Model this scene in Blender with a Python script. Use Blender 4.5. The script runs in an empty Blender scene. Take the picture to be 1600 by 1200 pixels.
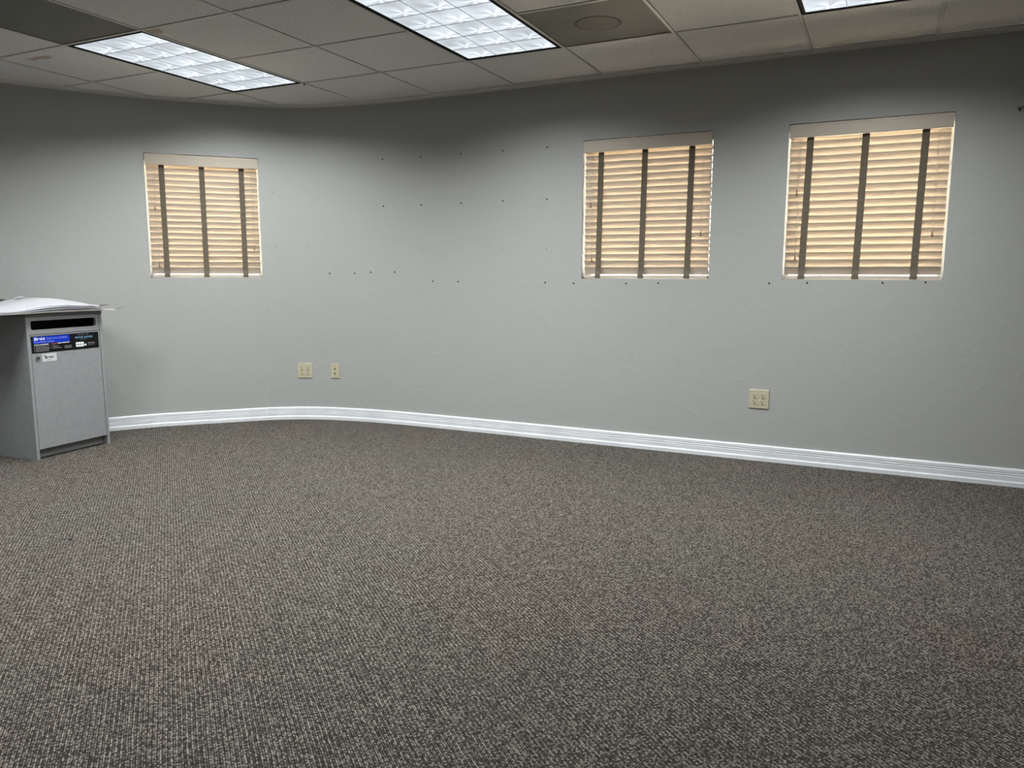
import bpy, bmesh, math, random
from mathutils import Vector, Matrix
random.seed(7)
PI = math.pi
S = bpy.context.scene
COL = S.collection

# ------------------------------------------------------------------ camera, world, exposure
CAMZ = 1.12
Rm = ((0.89871924, 0.43852086, 0.00178214), (-0.06321271, 0.1255266, 0.99007435), (-0.43394455, 0.88991153, -0.14053326))
cam = bpy.data.objects.new('camera', bpy.data.cameras.new('camera'))
COL.objects.link(cam)
cam.data.sensor_width = 36.0
cam.data.lens = 1202.0 * 36.0 / 1600.0
cam.data.clip_start = 0.02
M3 = Matrix((Rm[0], Rm[1], (-Rm[2][0], -Rm[2][1], -Rm[2][2]))).transposed()
cam.matrix_world = Matrix.Translation((0, 0, CAMZ)) @ M3.to_4x4()
S.camera = cam

SKY = 8.0
W = bpy.data.worlds.new('sky'); S.world = W; W.use_nodes = True
W.node_tree.nodes['Background'].inputs[0].default_value = (1.0, 0.97, 0.93, 1)
W.node_tree.nodes['Background'].inputs[1].default_value = SKY

sun = bpy.data.objects.new('sun', bpy.data.lights.new('sun', 'SUN')); COL.objects.link(sun)
sun.data.energy = 150.0; sun.data.angle = 0.03; sun.data.color = (1.0, 0.93, 0.85)
sun.rotation_euler = (math.radians(-26), 0, math.radians(-14)); sun.location = (0, 9, 12)

S.view_settings.view_transform = 'Standard'
S.view_settings.look = 'None'
S.view_settings.exposure = 0.0
S.view_settings.gamma = 1.0
S.view_settings.use_curve_mapping = False
S.cycles.max_bounces = 12
S.cycles.diffuse_bounces = 6
S.cycles.transmission_bounces = 8
S.cycles.sample_clamp_indirect = 20.0
S.cycles.caustics_refractive = False
S.cycles.caustics_reflective = False

LAMP_W = 33.5        # each fluorescent fixture
PANEL = 0.90         # how bright the prismatic lens itself looks
LAMP_COL = (0.965, 1.0, 0.985)
LAMP_SPREAD = 150

# ------------------------------------------------------------------ dimensions
CEIL = 2.351
T = 0.6096
GX, GY = -2.300, 4.110
SILL, HEAD = 1.095, 1.973
WY = 4.785
XR, YF = 2.7, -3.3

# ------------------------------------------------------------------ helpers
def lin(c):
    return tuple(((v/255.0)/12.92 if v/255.0 <= 0.04045 else ((v/255.0+0.055)/1.055)**2.4) for v in c)

def new_mat(name, col=(0.5, 0.5, 0.5), rough=0.6, metal=0.0, spec=0.5):
    m = bpy.data.materials.new(name); m.use_nodes = True
    b = m.node_tree.nodes['Principled BSDF']
    b.inputs['Base Color'].default_value = (*col, 1)
    b.inputs['Roughness'].default_value = rough
    b.inputs['Metallic'].default_value = metal
    b.inputs['Specular IOR Level'].default_value = spec
    return m

class N:
    """small node helper"""
    def __init__(s, m):
        s.t = m.node_tree; s.b = s.t.nodes.get('Principled BSDF')
    def n(s, typ, ins=None, **kw):
        q = s.t.nodes.new(typ)
        for k, v in kw.items(): setattr(q, k, v)
        if ins:
            for k, v in ins.items():
                if isinstance(v, bpy.types.NodeSocket): s.t.links.new(v, q.inputs[k])
                else: q.inputs[k].default_value = v
        return q
    def link(s, a, b): s.t.links.new(a, b)
    def math(s, op, a, b=None, c=None, clamp=False):
        q = s.t.nodes.new('ShaderNodeMath'); q.operation = op; q.use_clamp = clamp
        for i, v in enumerate((a, b, c)):
            if v is None: continue
            if isinstance(v, bpy.types.NodeSocket): s.t.links.new(v, q.inputs[i])
            else: q.inputs[i].default_value = v
        return q.outputs[0]
    def ramp(s, fac, stops, interp='LINEAR'):
        q = s.t.nodes.new('ShaderNodeValToRGB'); q.color_ramp.interpolation = interp
        e = q.color_ramp.elements
        while len(e) < len(stops): e.new(0.5)
        for i, (p, c) in enumerate(stops):
            e[i].position = p; e[i].color = (*c, 1) if len(c) == 3 else c
        s.t.links.new(fac, q.inputs[0]); return q.outputs[0]
    def mix(s, fac, a, b, mode='MIX'):
        q = s.t.nodes.new('ShaderNodeMix'); q.data_type = 'RGBA'; q.blend_type = mode
        for k, v in ((0, fac), (6, a), (7, b)):
            if isinstance(v, bpy.types.NodeSocket): s.t.links.new(v, q.inputs[k])
            else: q.inputs[k].default_value = v if k == 0 else (*v, 1)
        return q.outputs[2]
    def bump(s, h, strength, dist, normal=None):
        q = s.n('ShaderNodeBump', {'Height': h, 'Strength': strength, 'Distance': dist})
        if normal is not None: s.link(normal, q.inputs['Normal'])
        return q.outputs[0]

def obj(name, bm, mats, parent=None, smooth=False):
    me = bpy.data.meshes.new(name)
    bm.normal_update(); bm.to_mesh(me); bm.free()
    if not isinstance(mats, (list, tuple)): mats = [mats]
    for m in mats: me.materials.append(m)
    if smooth:
        for p in me.polygons: p.use_smooth = True
    o = bpy.data.objects.new(name, me); COL.objects.link(o)
    if parent is not None: o.parent = parent
    return o

def struct(name, bm, mats, parent=None, smooth=False, label=None):
    o = obj(name, bm, mats, parent, smooth)
    o['kind'] = 'structure'
    return o

def tag(o, label, cat, group=None):
    o['label'] = label; o['category'] = cat
    if group: o['group'] = group
    return o

def thing(name, label, cat, loc=(0, 0, 0), rz=0.0, group=None):
    o = bpy.data.objects.new(name, None); COL.objects.link(o)
    o.location = loc; o.rotation_euler = (0, 0, rz); o.empty_display_size = 0.1
    return tag(o, label, cat, group)

def quad(bm, pts, mi=0):
    f = bm.faces.new([bm.verts.new(p) for p in pts]); f.material_index = mi; return f

def box(bm, lo, hi, mi=0, bev=0.0):
    x0, y0, z0 = lo; x1, y1, z1 = hi
    vs = [bm.verts.new(p) for p in ((x0,y0,z0),(x1,y0,z0),(x1,y1,z0),(x0,y1,z0),(x0,y0,z1),(x1,y0,z1),(x1,y1,z1),(x0,y1,z1))]
    fs = [bm.faces.new([vs[i] for i in q]) for q in ((0,3,2,1),(4,5,6,7),(0,1,5,4),(1,2,6,5),(2,3,7,6),(3,0,4,7))]
    for f in fs: f.material_index = mi
    if bev > 0:
        es = list({e for f in fs for e in f.edges})
        r = bmesh.ops.bevel(bm, geom=es, offset=bev, segments=2, affect='EDGES', profile=0.5)
        for f in r['faces']: f.material_index = mi
    return fs

def cyl(bm, c, r, h, axis='y', seg=20, r2=None, mi=0):
    """closed cylinder from c along +axis by h"""
    r2 = r if r2 is None else r2
    def P(a, rr, t):
        u, v = rr*math.cos(a), rr*math.sin(a)
        if axis == 'y': return (c[0]+u, c[1]+t, c[2]+v)
        if axis == 'z': return (c[0]+u, c[1]+v, c[2]+t)
        return (c[0]+t, c[1]+u, c[2]+v)
    A = [bm.verts.new(P(2*PI*i/seg, r, 0)) for i in range(seg)]
    B = [bm.verts.new(P(2*PI*i/seg, r2, h)) for i in range(seg)]
    fs = [bm.faces.new([A[i], A[(i+1) % seg], B[(i+1) % seg], B[i]]) for i in range(seg)]
    fs += [bm.faces.new(A[::-1]), bm.faces.new(B)]
    for f in fs: f.material_index = mi
    return fs

def lathe(bm, prof, seg=14, mi=0, off=(0, 0, 0)):
    rings = []
    for r, z in prof:
        rings.append([bm.verts.new((off[0]+r*math.cos(2*PI*i/seg), off[1]+r*math.sin(2*PI*i/seg), off[2]+z)) for i in range(seg)])
    for a, b in zip(rings, rings[1:]):
        for i in range(seg):
            f = bm.faces.new([a[i], a[(i+1) % seg], b[(i+1) % seg], b[i]]); f.material_index = mi; f.smooth = True
    bm.faces.new(rings[0][::-1]).material_index = mi
    bm.faces.new(rings[-1]).material_index = mi

def rrect(w, h, r, n=6, cx=0, cz=0):
    pts = []
    for sx, sz, a0 in ((1, 1, 0), (-1, 1, 90), (-1, -1, 180), (1, -1, 270)):
        for i in range(n+1):
            a = math.radians(a0+90*i/n)
            pts.append((cx+sx*(w/2-r)+r*math.cos(a), cz+sz*(h/2-r)+r*math.sin(a)))
    return pts

def prism_y(bm, pts, y0, y1, mi=0):
    """polygon in x,z pushed along y"""
    A = [bm.verts.new((x, y0, z)) for x, z in pts]
    B = [bm.verts.new((x, y1, z)) for x, z in pts]
    n = len(pts); fs = [bm.faces.new(A), bm.faces.new(B[::-1])]
    fs += [bm.faces.new([A[i], B[i], B[(i+1) % n], A[(i+1) % n]]) for i in range(n)]
    for f in fs: f.material_index = mi
    bmesh.ops.recalc_face_normals(bm, faces=fs)

def text_to(bm, s, size, x, y, z, mi, shear=0.0, bold=0.0, xs=1.0):
    cu = bpy.data.curves.new('t', 'FONT'); cu.body = s; cu.size = size; cu.shear = shear; cu.offset = bold
    o = bpy.data.objects.new('t', cu); COL.objects.link(o)
    dg = bpy.context.evaluated_depsgraph_get(); dg.update()
    me = bpy.data.meshes.new_from_object(o.evaluated_get(dg))
    for p in me.polygons:
        bm_vs = [bm.verts.new((x+me.vertices[i].co.x*xs, y, z+me.vertices[i].co.y)) for i in p.vertices]
        f = bm.faces.new(bm_vs); f.material_index = mi
    bpy.data.objects.remove(o); bpy.data.curves.remove(cu); bpy.data.meshes.remove(me)

# ------------------------------------------------------------------ materials
# carpet: tweed loop pile, rows running diagonally over the room
CARPET = new_mat('carpet_tweed', rough=0.95, spec=0.1)
g = N(CARPET)
tc = g.n('ShaderNodeTexCoord').outputs['Object']
mp = g.n('ShaderNodeMapping', {'Vector': tc, 'Rotation': (0, 0, math.radians(-140))}).outputs[0]
wob = g.n('ShaderNodeTexNoise', {'Vector': mp, 'Scale': 14.0, 'Detail': 2.0})
wv_ = g.n('ShaderNodeVectorMath', {0: wob.outputs['Color'], 1: (0.006, 0.006, 0.0)}, operation='MULTIPLY').outputs[0]
mw = g.n('ShaderNodeVectorMath', {0: mp, 1: wv_}, operation='ADD').outputs[0]
vo = g.n('ShaderNodeTexVoronoi', {'Vector': mw, 'Scale': 172.0, 'Randomness': 0.30}, voronoi_dimensions='2D')
rnd = g.n('ShaderNodeSeparateColor', {0: vo.outputs['Color']}).outputs[0]
wv = g.n('ShaderNodeTexWave', {'Vector': mw, 'Scale': 26.0, 'Distortion': 0.4}, bands_direction='Y').outputs['Fac']
nz = g.n('ShaderNodeTexNoise', {'Vector': mp, 'Scale': 70.0, 'Detail': 2.0}).outputs['Fac']
dist = vo.outputs['Distance']
val = g.math('ADD', g.math('MULTIPLY', rnd, 0.60), g.math('MULTIPLY', wv, 0.26))
val = g.math('ADD', val, g.math('MULTIPLY', g.math('SUBTRACT', nz, 0.5), 0.12))
val = g.math('SUBTRACT', val, g.math('MULTIPLY', g.math('SUBTRACT', dist, 0.30), 1.25))  # shade in the gaps between loops, darkened into the pile colour
yarn_shaded = g.ramp(val, [(0.03, (0.022, 0.018, 0.015)), (0.30, (0.064, 0.056, 0.048)), (0.55, (0.140, 0.127, 0.110)), (0.88, (0.385, 0.352, 0.310))])
big = g.n('ShaderNodeTexNoise', {'Vector': tc, 'Scale': 1.1, 'Detail': 3.0, 'Roughness': 0.6}).outputs['Fac']
tint = g.ramp(big, [(0.32, (0.97, 1.01, 0.99)), (0.5, (1.0, 1.0, 1.0)), (0.68, (1.035, 0.995, 0.965))])
g.link(g.mix(1.0, yarn_shaded, tint, 'MULTIPLY'), g.b.inputs['Base Color'])
hgt = g.math('SUBTRACT', g.math('MULTIPLY', nz, 0.4), dist)
g.link(g.bump(hgt, 0.6, 0.004), g.b.inputs['Normal'])

# wall paint: eggshell grey with soft roller and skim-coat texture
WALL = new_mat('wall_paint', (0.425, 0.428, 0.42), rough=0.55, spec=0.35)
g = N(WALL)
tc = g.n('ShaderNodeTexCoord').outputs['Object']
n1 = g.n('ShaderNodeTexNoise', {'Vector': tc, 'Scale': 9.0, 'Detail': 5.0, 'Roughness': 0.6, 'Distortion': 0.6}).outputs['Fac']
n2 = g.n('ShaderNodeTexNoise', {'Vector': tc, 'Scale': 140.0, 'Detail': 2.0}).outputs['Fac']
r1 = g.ramp(n1, [(0.50, (0, 0, 0)), (0.60, (1, 1, 1))])
h = g.math('ADD', g.math('MULTIPLY', r1, 0.6), g.math('MULTIPLY', n2, 0.25))
g.link(g.bump(h, 0.18, 0.004), g.b.inputs['Normal'])

# ceiling tile: mineral fibre, fine pits; two old brown water stains
TILE = new_mat('ceiling_tile', (0.60, 0.58, 0.54), rough=0.9, spec=0.2)
g = N(TILE)
tc = g.n('ShaderNodeTexCoord').outputs['Object']
n1 = g.n('ShaderNodeTexNoise', {'Vector': tc, 'Scale': 110.0, 'Detail': 4.0, 'Roughness': 0.7}).outputs['Fac']
base = g.ramp(n1, [(0.32, (0.40, 0.395, 0.375)), (0.48, (0.69, 0.68, 0.655)), (0.7, (0.76, 0.75, 0.725))])
dn = g.n('ShaderNodeTexNoise', {'Vector': tc, 'Scale': 9.0, 'Detail': 3.0})
dv = g.n('ShaderNodeVectorMath', {0: dn.outputs['Color'], 1: (0.12, 0.12, 0.0)}, operation='MULTIPLY').outputs[0]
wc = g.n('ShaderNodeVectorMath', {0: tc, 1: dv}, operation='ADD').outputs[0]
for cx, cy, rx, ry, a in ((-4.50+0.06, 2.99+0.06, 0.10, 0.035, 0.75), (-3.46+0.06, 2.93+0.06, 0.04, 0.04, 0.7)):
    q = g.n('ShaderNodeVectorMath', {0: wc, 1: (cx, cy, CEIL)}, operation='SUBTRACT').outputs[0]
    q = g.n('ShaderNodeVectorMath', {0: q, 1: (1/rx, 1/ry, 1.0)}, operation='MULTIPLY').outputs[0]
    ln = g.n('ShaderNodeVectorMath', {0: q}, operation='LENGTH').outputs['Value']
    m = g.n('ShaderNodeMapRange', {'Value': ln, 'From Min': 1.15, 'From Max': 0.75}).outputs[0]
    base = g.mix(g.math('MULTIPLY', m, a), base, (0.36, 0.25, 0.17))
g.link(base, g.b.inputs['Base Color'])
g.link(g.bump(n1, 0.35, 0.003), g.b.inputs['Normal'])

TBAR = new_mat('grid_metal', (0.56, 0.55, 0.52), rough=0.5)
MOULD = new_mat('wall_angle_paint', (0.68, 0.67, 0.64), rough=0.6)
GAP = new_mat('grid_gap', (0.30, 0.29, 0.27), rough=0.9)
WHITE = new_mat('gloss_white_paint', (0.84, 0.86, 0.90), rough=0.35)
g = N(WHITE)
tc = g.n('ShaderNodeTexCoord').outputs['Object']
n1 = g.n('ShaderNodeTexNoise', {'Vector': tc, 'Scale': 7.0, 'Detail': 4.0}).outputs['Fac']
g.link(g.ramp(n1, [(0.3, (0.78, 0.80, 0.85)), (0.6, (0.86, 0.88, 0.92))]), g.b.inputs['Base Color'])
VINYL = new_mat('window_vinyl', (0.82, 0.82, 0.80), rough=0.4)
BLACK = new_mat('black_metal', (0.006, 0.006, 0.006), rough=0.8, spec=0.1)
CONCRETE = new_mat('outdoor_concrete', (0.62, 0.60, 0.55), rough=0.9)
g = N(CONCRETE)
n1 = g.n('ShaderNodeTexNoise', {'Scale': 3.0, 'Detail': 5.0}).outputs['Fac']
g.link(g.ramp(n1, [(0.3, (0.62, 0.56, 0.48)), (0.7, (0.72, 0.65, 0.56))]), g.b.inputs['Base Color'])

GLASS = bpy.data.materials.new('window_glass'); GLASS.use_nodes = True
t = GLASS.node_tree; t.nodes.remove(t.nodes['Principled BSDF'])
tr = t.nodes.new('ShaderNodeBsdfTransparent'); tr.inputs[0].default_value = (0.93, 0.96, 0.95, 1)
gl = t.nodes.new('ShaderNodeBsdfGlossy'); gl.inputs['Roughness'].default_value = 0.02
fr = t.nodes.new('ShaderNodeFresnel'); fr.inputs[0].default_value = 1.45
mx = t.nodes.new('ShaderNodeMixShader')
t.links.new(fr.outputs[0], mx.inputs[0]); t.links.new(tr.outputs[0], mx.inputs[1]); t.links.new(gl.outputs[0], mx.inputs[2])
t.links.new(mx.outputs[0], t.nodes['Material Output'].inputs[0])

def slat_material(name, col, trans):
    m = bpy.data.materials.new(name); m.use_nodes = True
    t = m.node_tree; b = t.nodes['Principled BSDF']
    g = N(m)
    tc = g.n('ShaderNodeTexCoord').outputs['Object']
    mp = g.n('ShaderNodeMapping', {'Vector': tc, 'Scale': (3.0, 60.0, 60.0)}).outputs[0]
    n1 = g.n('ShaderNodeTexNoise', {'Vector': mp, 'Scale': 1.0, 'Detail': 2.0}).outputs['Fac']
    c = g.ramp(n1, [(0.3, tuple(v*0.94 for v in col)), (0.7, col)])
    g.link(c, b.inputs['Base Color']); b.inputs['Roughness'].default_value = 0.45
    tl = g.n('ShaderNodeBsdfTranslucent', {'Color': (1.0, 0.78, 0.52, 1)}).outputs[0]
    mx = g.n('ShaderNodeMixShader', {0: trans}); g.link(b.outputs[0], mx.inputs[1]); g.link(tl, mx.inputs[2])
    g.link(mx.outputs[0], t.nodes['Material Output'].inputs[0])
    return m
SLAT = slat_material('cream_wood_slat', (0.66, 0.58, 0.495), 0.035)
VALANCE = new_mat('cream_valance', (0.56, 0.49, 0.41), rough=0.4)
TAPE = new_mat('taupe_cloth_tape', (0.20, 0.165, 0.125), rough=0.95, spec=0.1)
g = N(TAPE)
tc = g.n('ShaderNodeTexCoord').outputs['Object']
n1 = g.n('ShaderNodeTexNoise', {'Vector': tc, 'Scale': 400.0, 'Detail': 1.0}).outputs['Fac']
g.link(g.ramp(n1, [(0.35, (0.12, 0.10, 0.074)), (0.65, (0.19, 0.16, 0.122))]), g.b.inputs['Base Color'])
CORD = new_mat('tan_cord', (0.50, 0.40, 0.30), rough=0.8)
KNOB = new_mat('wooden_cord_knob', (0.30, 0.17, 0.10), rough=0.4)

IVORY = new_mat('ivory_plastic', (0.56, 0.51, 0.37), rough=0.35)
IVORY_L = new_mat('ivory_receptacle', (0.62, 0.57, 0.42), rough=0.3)
SLOT = new_mat('slot_dark', (0.02, 0.018, 0.012), rough=0.8)
SCREW = new_mat('screw_metal', (0.35, 0.33, 0.28), rough=0.35, metal=0.8)
PLUG = new_mat('dark_wall_anchor', (0.012, 0.011, 0.010), rough=0.7)
FAINT = new_mat('filler_grey', (0.17, 0.17, 0.165), rough=0.9)

LAM = new_mat('grey_laminate', (0.30, 0.30, 0.305), rough=0.42)
g = N(LAM)
tc = g.n('ShaderNodeTexCoord').outputs['Object']
n1 = g.n('ShaderNodeTexNoise', {'Vector': tc, 'Scale': 26.0, 'Detail': 5.0, 'Roughness': 0.6}).outputs['Fac']
g.link(g.ramp(n1, [(0.35, (0.275, 0.277, 0.29)), (0.65, (0.312, 0.314, 0.328))]), g.b.inputs['Base Color'])
LAM_DARK = new_mat('grey_laminate_shade', (0.20, 0.20, 0.20), rough=0.5)
STK_BLACK = new_mat('label_black', (0.006, 0.006, 0.007), rough=0.5, spec=0.15)
STK_BLUE = new_mat('label_blue', (0.006, 0.035, 0.50), rough=0.4, spec=0.2)
STK_WHITE = new_mat('label_white', (0.85, 0.87, 0.90), rough=0.4)
STK_PALE = new_mat('label_pale_blue', (0.28, 0.36, 0.85), rough=0.4)
STK_GREY = new_mat('label_grey_print', (0.22, 0.21, 0.22), rough=0.4)
STK_RED = new_mat('label_red_print', (0.30, 0.05, 0.06), rough=0.4)
STK_TEAL = new_mat('label_teal_print', (0.10, 0.22, 0.34), rough=0.4)
STK_GREEN = new_mat('label_green_print', (0.35, 0.50, 0.30), rough=0.4)
CHROME = new_mat('chrome', (0.6, 0.6, 0.6), rough=0.2, metal=1.0)
PAPER = new_mat('white_paper', (0.50, 0.495, 0.535), rough=0.7)
PAPER2 = new_mat('cream_paper', (0.52, 0.49, 0.45), rough=0.7)
PBLACK = new_mat('black_print', (0.015, 0.015, 0.017), rough=0.5)

def perforated(name, scale):
    m = new_mat(name, rough=0.6, spec=0.3); g = N(m)
    tc = g.n('ShaderNodeTexCoord').outputs['Object']
    vo = g.n('ShaderNodeTexVoronoi', {'Vector': tc, 'Scale': scale, 'Randomness': 0.0}, voronoi_dimensions='2D').outputs['Distance']
    hole = g.math('LESS_THAN', vo, 0.37)
    n1 = g.n('ShaderNodeTexNoise', {'Vector': tc, 'Scale': 5.0, 'Detail': 3.0}).outputs['Fac']
    c = g.mix(hole, g.ramp(n1, [(0.3, (0.20, 0.195, 0.165)), (0.7, (0.25, 0.245, 0.21))]), (0.02, 0.022, 0.018))
    g.link(c, g.b.inputs['Base Color']); return m
PERF = perforated('perforated_metal', 150.0)
DISC = new_mat('dusty_disc', (0.135, 0.125, 0.10), rough=0.8)
RINGD = new_mat('collar_edge', (0.06, 0.055, 0.045), rough=0.8)
RING = new_mat('dusty_collar', (0.24, 0.22, 0.18), rough=0.7)

# glowing prismatic lens: fluorescent tubes seen through a fan-faceted cell
LENS = bpy.data.materials.new('lit_prismatic_lens'); LENS.use_nodes = True
t = LENS.node_tree; t.nodes.remove(t.nodes['Principled BSDF'])
g = N(LENS)
tc = g.n('ShaderNodeTexCoord').outputs['Object']
sx = g.n('ShaderNodeSeparateXYZ', {0: tc})
CW, CL = 0.572/3, 1.182/6
u = g.math('SUBTRACT', g.math('FRACT', g.math('ADD', g.math('DIVIDE', sx.outputs[0], CW), 0.5)), 0.5)
v = g.math('SUBTRACT', g.math('FRACT', g.math('DIVIDE', sx.outputs[1], CL)), 0.5)
uc = g.math('SUBTRACT', u, 0.10); vc = g.math('SUBTRACT', v, 0.30)
ang = g.math('ARCTAN2', vc, uc)
fan = g.math('POWER', g.math('ABSOLUTE', g.math('SINE', g.math('MULTIPLY', ang, 2.5))), 2.0)
rad = g.math('SQRT', g.math('ADD', g.math('MULTIPLY', uc, uc), g.math('MULTIPLY', vc, vc)))
spot = g.n('ShaderNodeMapRange', {'Value': rad, 'From Min': 0.0, 'From Max': 0.75, 'To Min': 1.0, 'To Max': 0.0}).outputs[0]
spot = g.math('POWER', spot, 2.0)
nn = g.n('ShaderNodeTexNoise', {'Vector': tc, 'Scale': 5.0, 'Detail': 1.0}).outputs['Fac']
st = g.math('ADD', 0.66, g.math('MULTIPLY', g.math('MULTIPLY', fan, spot), 0.75))
st = g.math('ADD', st, g.math('MULTIPLY', g.math('SUBTRACT', nn, 0.5), 0.7))
st = g.math('ADD', st, g.math('MULTIPLY', g.math('POWER', g.math('ABSOLUTE', u), 2.0), 0.8))
em = g.n('ShaderNodeEmission', {'Color': (0.86, 0.94, 1.0, 1), 'Strength': g.math('MULTIPLY', st, PANEL*1.15)})
g.link(em.outputs[0], t.nodes['Material Output'].inputs[0])
BLADE = new_mat('louver_blade', (0.80, 0.84, 0.90), rough=0.3)

# ------------------------------------------------------------------ wall path (interior face, left to right)
W1a, W1b = Vector((-4.814, 3.907)), Vector((-4.284, 4.466))
def cr(P, n=8):
    out = []
    for i in range(len(P)-1):
        p0 = P[i-1] if i else P[i]*2-P[i+1]
        p3 = P[i+2] if i+2 < len(P) else P[i+1]*2-P[i]
        for k in range(n):
            s = k/n
            out.append(((2*P[i])+(P[i+1]-p0)*s+(2*p0-5*P[i]+4*P[i+1]-p3)*s*s+(-1*p0+3*P[i]-3*P[i+1]+p3)*s**3)*0.5)
    out.append(P[-1].copy()); return out
V2 = lambda *a: Vector(a)
left_arc = cr([V2(-6.0, 1.9), V2(-5.57, 2.65), V2(-5.23, 3.22), V2(-4.98, 3.645), W1a])
right_arc = cr([W1b, V2(-4.14, 4.570), V2(-3.95, 4.662), V2(-3.70, 4.728), V2(-3.4, 4.765), V2(-3.0, 4.782), V2(-2.4, WY)])
xs_straight = [-1.829, -1.002, -0.575, 0.251, 1.2, XR]
PATH = left_arc + right_arc + [V2(x, WY) for x in xs_straight]
WINDOWS = [(W1a, W1b), (V2(-1.829, WY), V2(-1.002, WY)), (V2(-0.575, WY), V2(0.251, WY))]
def same(a, b): return (a-b).length < 1e-4
def outn(a, b):
    d = (b-a).normalized(); return V2(-d.y, d.x)
NORM = []
for i, p in enumerate(PATH):
    w = [x for x in WINDOWS if same(p, x[0]) or same(p, x[1])]
    if w: NORM.append(outn(*w[0])); continue
    a = PATH[max(i-1, 0)]; b = PATH[min(i+1, len(PATH)-1)]
    NORM.append(outn(a, b))
TH = 0.15
ZT = CEIL+0.012
def is_win(a, b): return any(same(a, w[0]) and same(b, w[1]) for w in WINDOWS)

# ------------------------------------------------------------------ floor
bm = bmesh.new()
fl = left_arc[0]
out_pts = [(-6.25, YF-0.2), (XR+0.2, YF-0.2), (XR+0.2, WY+0.1)]
box(bm, (-6.4, YF-0.2, -0.12), (XR+0.2, WY+0.14, 0.0))
struct('floor', bm, CARPET)

bm = bmesh.new(); box(bm, (-40, -30, -0.5), (40, 50, -0.3)); struct('ground', bm, CONCRETE)

# ------------------------------------------------------------------ back wall with its window openings
bm = bmesh.new()
def P3(p, z, off=0.0, i=None, n=None):
    nn = NORM[i] if n is None else n
    return (p.x+nn.x*off, p.y+nn.y*off, z)
rows = [0.0, SILL, HEAD, ZT]
inner = [[bm.verts.new(P3(p, z, 0, i)) for z in rows] for i, p in enumerate(PATH)]
outer = [[bm.verts.new(P3(p, z, TH, i)) for z in rows] for i, p in enumerate(PATH)]
for i in range(len(PATH)-1):
    win = is_win(PATH[i], PATH[i+1])
    for r in range(3):
        if win and r == 1: continue
        f = bm.faces.new([inner[i][r], inner[i+1][r], inner[i+1][r+1], inner[i][r+1]]); f.smooth = True
        bm.faces.new([outer[i+1][r], outer[i][r], outer[i][r+1], outer[i+1][r+1]])
    bm.faces.new([bm.verts.new(inner[i][3].co), bm.verts.new(inner[i+1][3].co), bm.verts.new(outer[i+1][3].co), bm.verts.new(outer[i][3].co)])
    if win:
        a, b = PATH[i], PATH[i+1]; n = outn(a, b)
        q = lambda p, z, o: (p.x+n.x*o, p.y+n.y*o, z)
        quad(bm, [q(a, SILL, 0), q(b, SILL, 0), q(b, SILL, TH), q(a, SILL, TH)][::-1])
        quad(bm, [q(a, HEAD, 0), q(b, HEAD, 0), q(b, HEAD, TH), q(a, HEAD, TH)])
        quad(bm, [q(a, SILL, 0), q(a, HEAD, 0), q(a, HEAD, TH), q(a, SILL, TH)])
        quad(bm, [q(b, SILL, 0), q(b, HEAD, 0), q(b, HEAD, TH), q(b, SILL, TH)][::-1])
struct('wall_back', bm, WALL)

bm = bmesh.new(); box(bm, (XR, YF-0.15, 0), (XR+0.15, WY+TH, ZT)); struct('wall_right', bm, WALL)
bm = bmesh.new(); box(bm, (-6.15, YF-0.15, 0), (XR, YF, ZT)); struct('wall_front', bm, WALL)
bm = bmesh.new(); box(bm, (-6.15, YF, 0), (-6.0, 1.9, ZT)); struct('wall_left', bm, WALL)

# window frames and panes, near the outer face of the wall
for k, (a, b) in enumerate(WINDOWS):
    w = (b-a).length; hgt = HEAD-SILL
    e = bpy.data.objects.new('window_%d' % (k+1), None); COL.objects.link(e); e['kind'] = 'structure'
    e.location = ((a.x+b.x)/2, (a.y+b.y)/2, SILL); e.rotation_euler = (0, 0, math.atan2(b.y-a.y, b.x-a.x))
    bm = bmesh.new(); f = 0.022
    y0, y1 = TH-0.035, TH-0.005
    box(bm, (-w/2, y0, 0), (-w/2+f, y1, hgt), bev=0.002); box(bm, (w/2-f, y0, 0), (w/2, y1, hgt), bev=0.002)
    box(bm, (-w/2+f, y0, 0), (w/2-f, y1, f), bev=0.002); box(bm, (-w/2+f, y0, hgt-f), (w/2-f, y1, hgt), bev=0.002)
    obj('window_frame', bm, VINYL, e)
    bm = bmesh.new(); box(bm, (-w/2+f, y0+0.012, f), (w/2-f, y0+0.016, hgt-f)); obj('window_pane', bm, GLASS, e)

# ------------------------------------------------------------------ baseboards
BB = [(0.000, 0.0), (0.017, 0.0), (0.017, 0.022), (0.0125, 0.030), (0.0125, 0.056), (0.0105, 0.058), (0.0105, 0.061), (0.0125, 0.063),
      (0.0125, 0.068), (0.0100, 0.070), (0.0100, 0.073), (0.0125, 0.075), (0.0120, 0.090), (0.008, 0.096), (0.0, 0.097)]
def run_profile(bm, pts, norms, prof):
    cols = [[bm.verts.new((p.x-n.x*o, p.y-n.y*o, z)) for o, z in prof] for p, n in zip(pts, norms)]
    for a, b in zip(cols, cols[1:]):
        for j in range(len(prof)-1):
            bm.faces.new([a[j], b[j], b[j+1], a[j+1]])
    bm.faces.new(cols[0]); bm.faces.new(cols[-1][::-1])
bm = bmesh.new(); run_profile(bm, PATH, NORM, BB)
bmesh.ops.recalc_face_normals(bm, faces=bm.faces[:]); struct('baseboard_back', bm, WHITE)
bm = bmesh.new(); run_profile(bm, [V2(XR, WY-0.02), V2(XR, YF)], [V2(1, 0)]*2, BB)
bmesh.ops.recalc_face_normals(bm, faces=bm.faces[:]); struct('baseboard_right', bm, WHITE)
bm = bmesh.new(); run_profile(bm, [V2(XR-0.02, YF), V2(-5.98, YF)], [V2(0, -1)]*2, BB)
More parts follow.
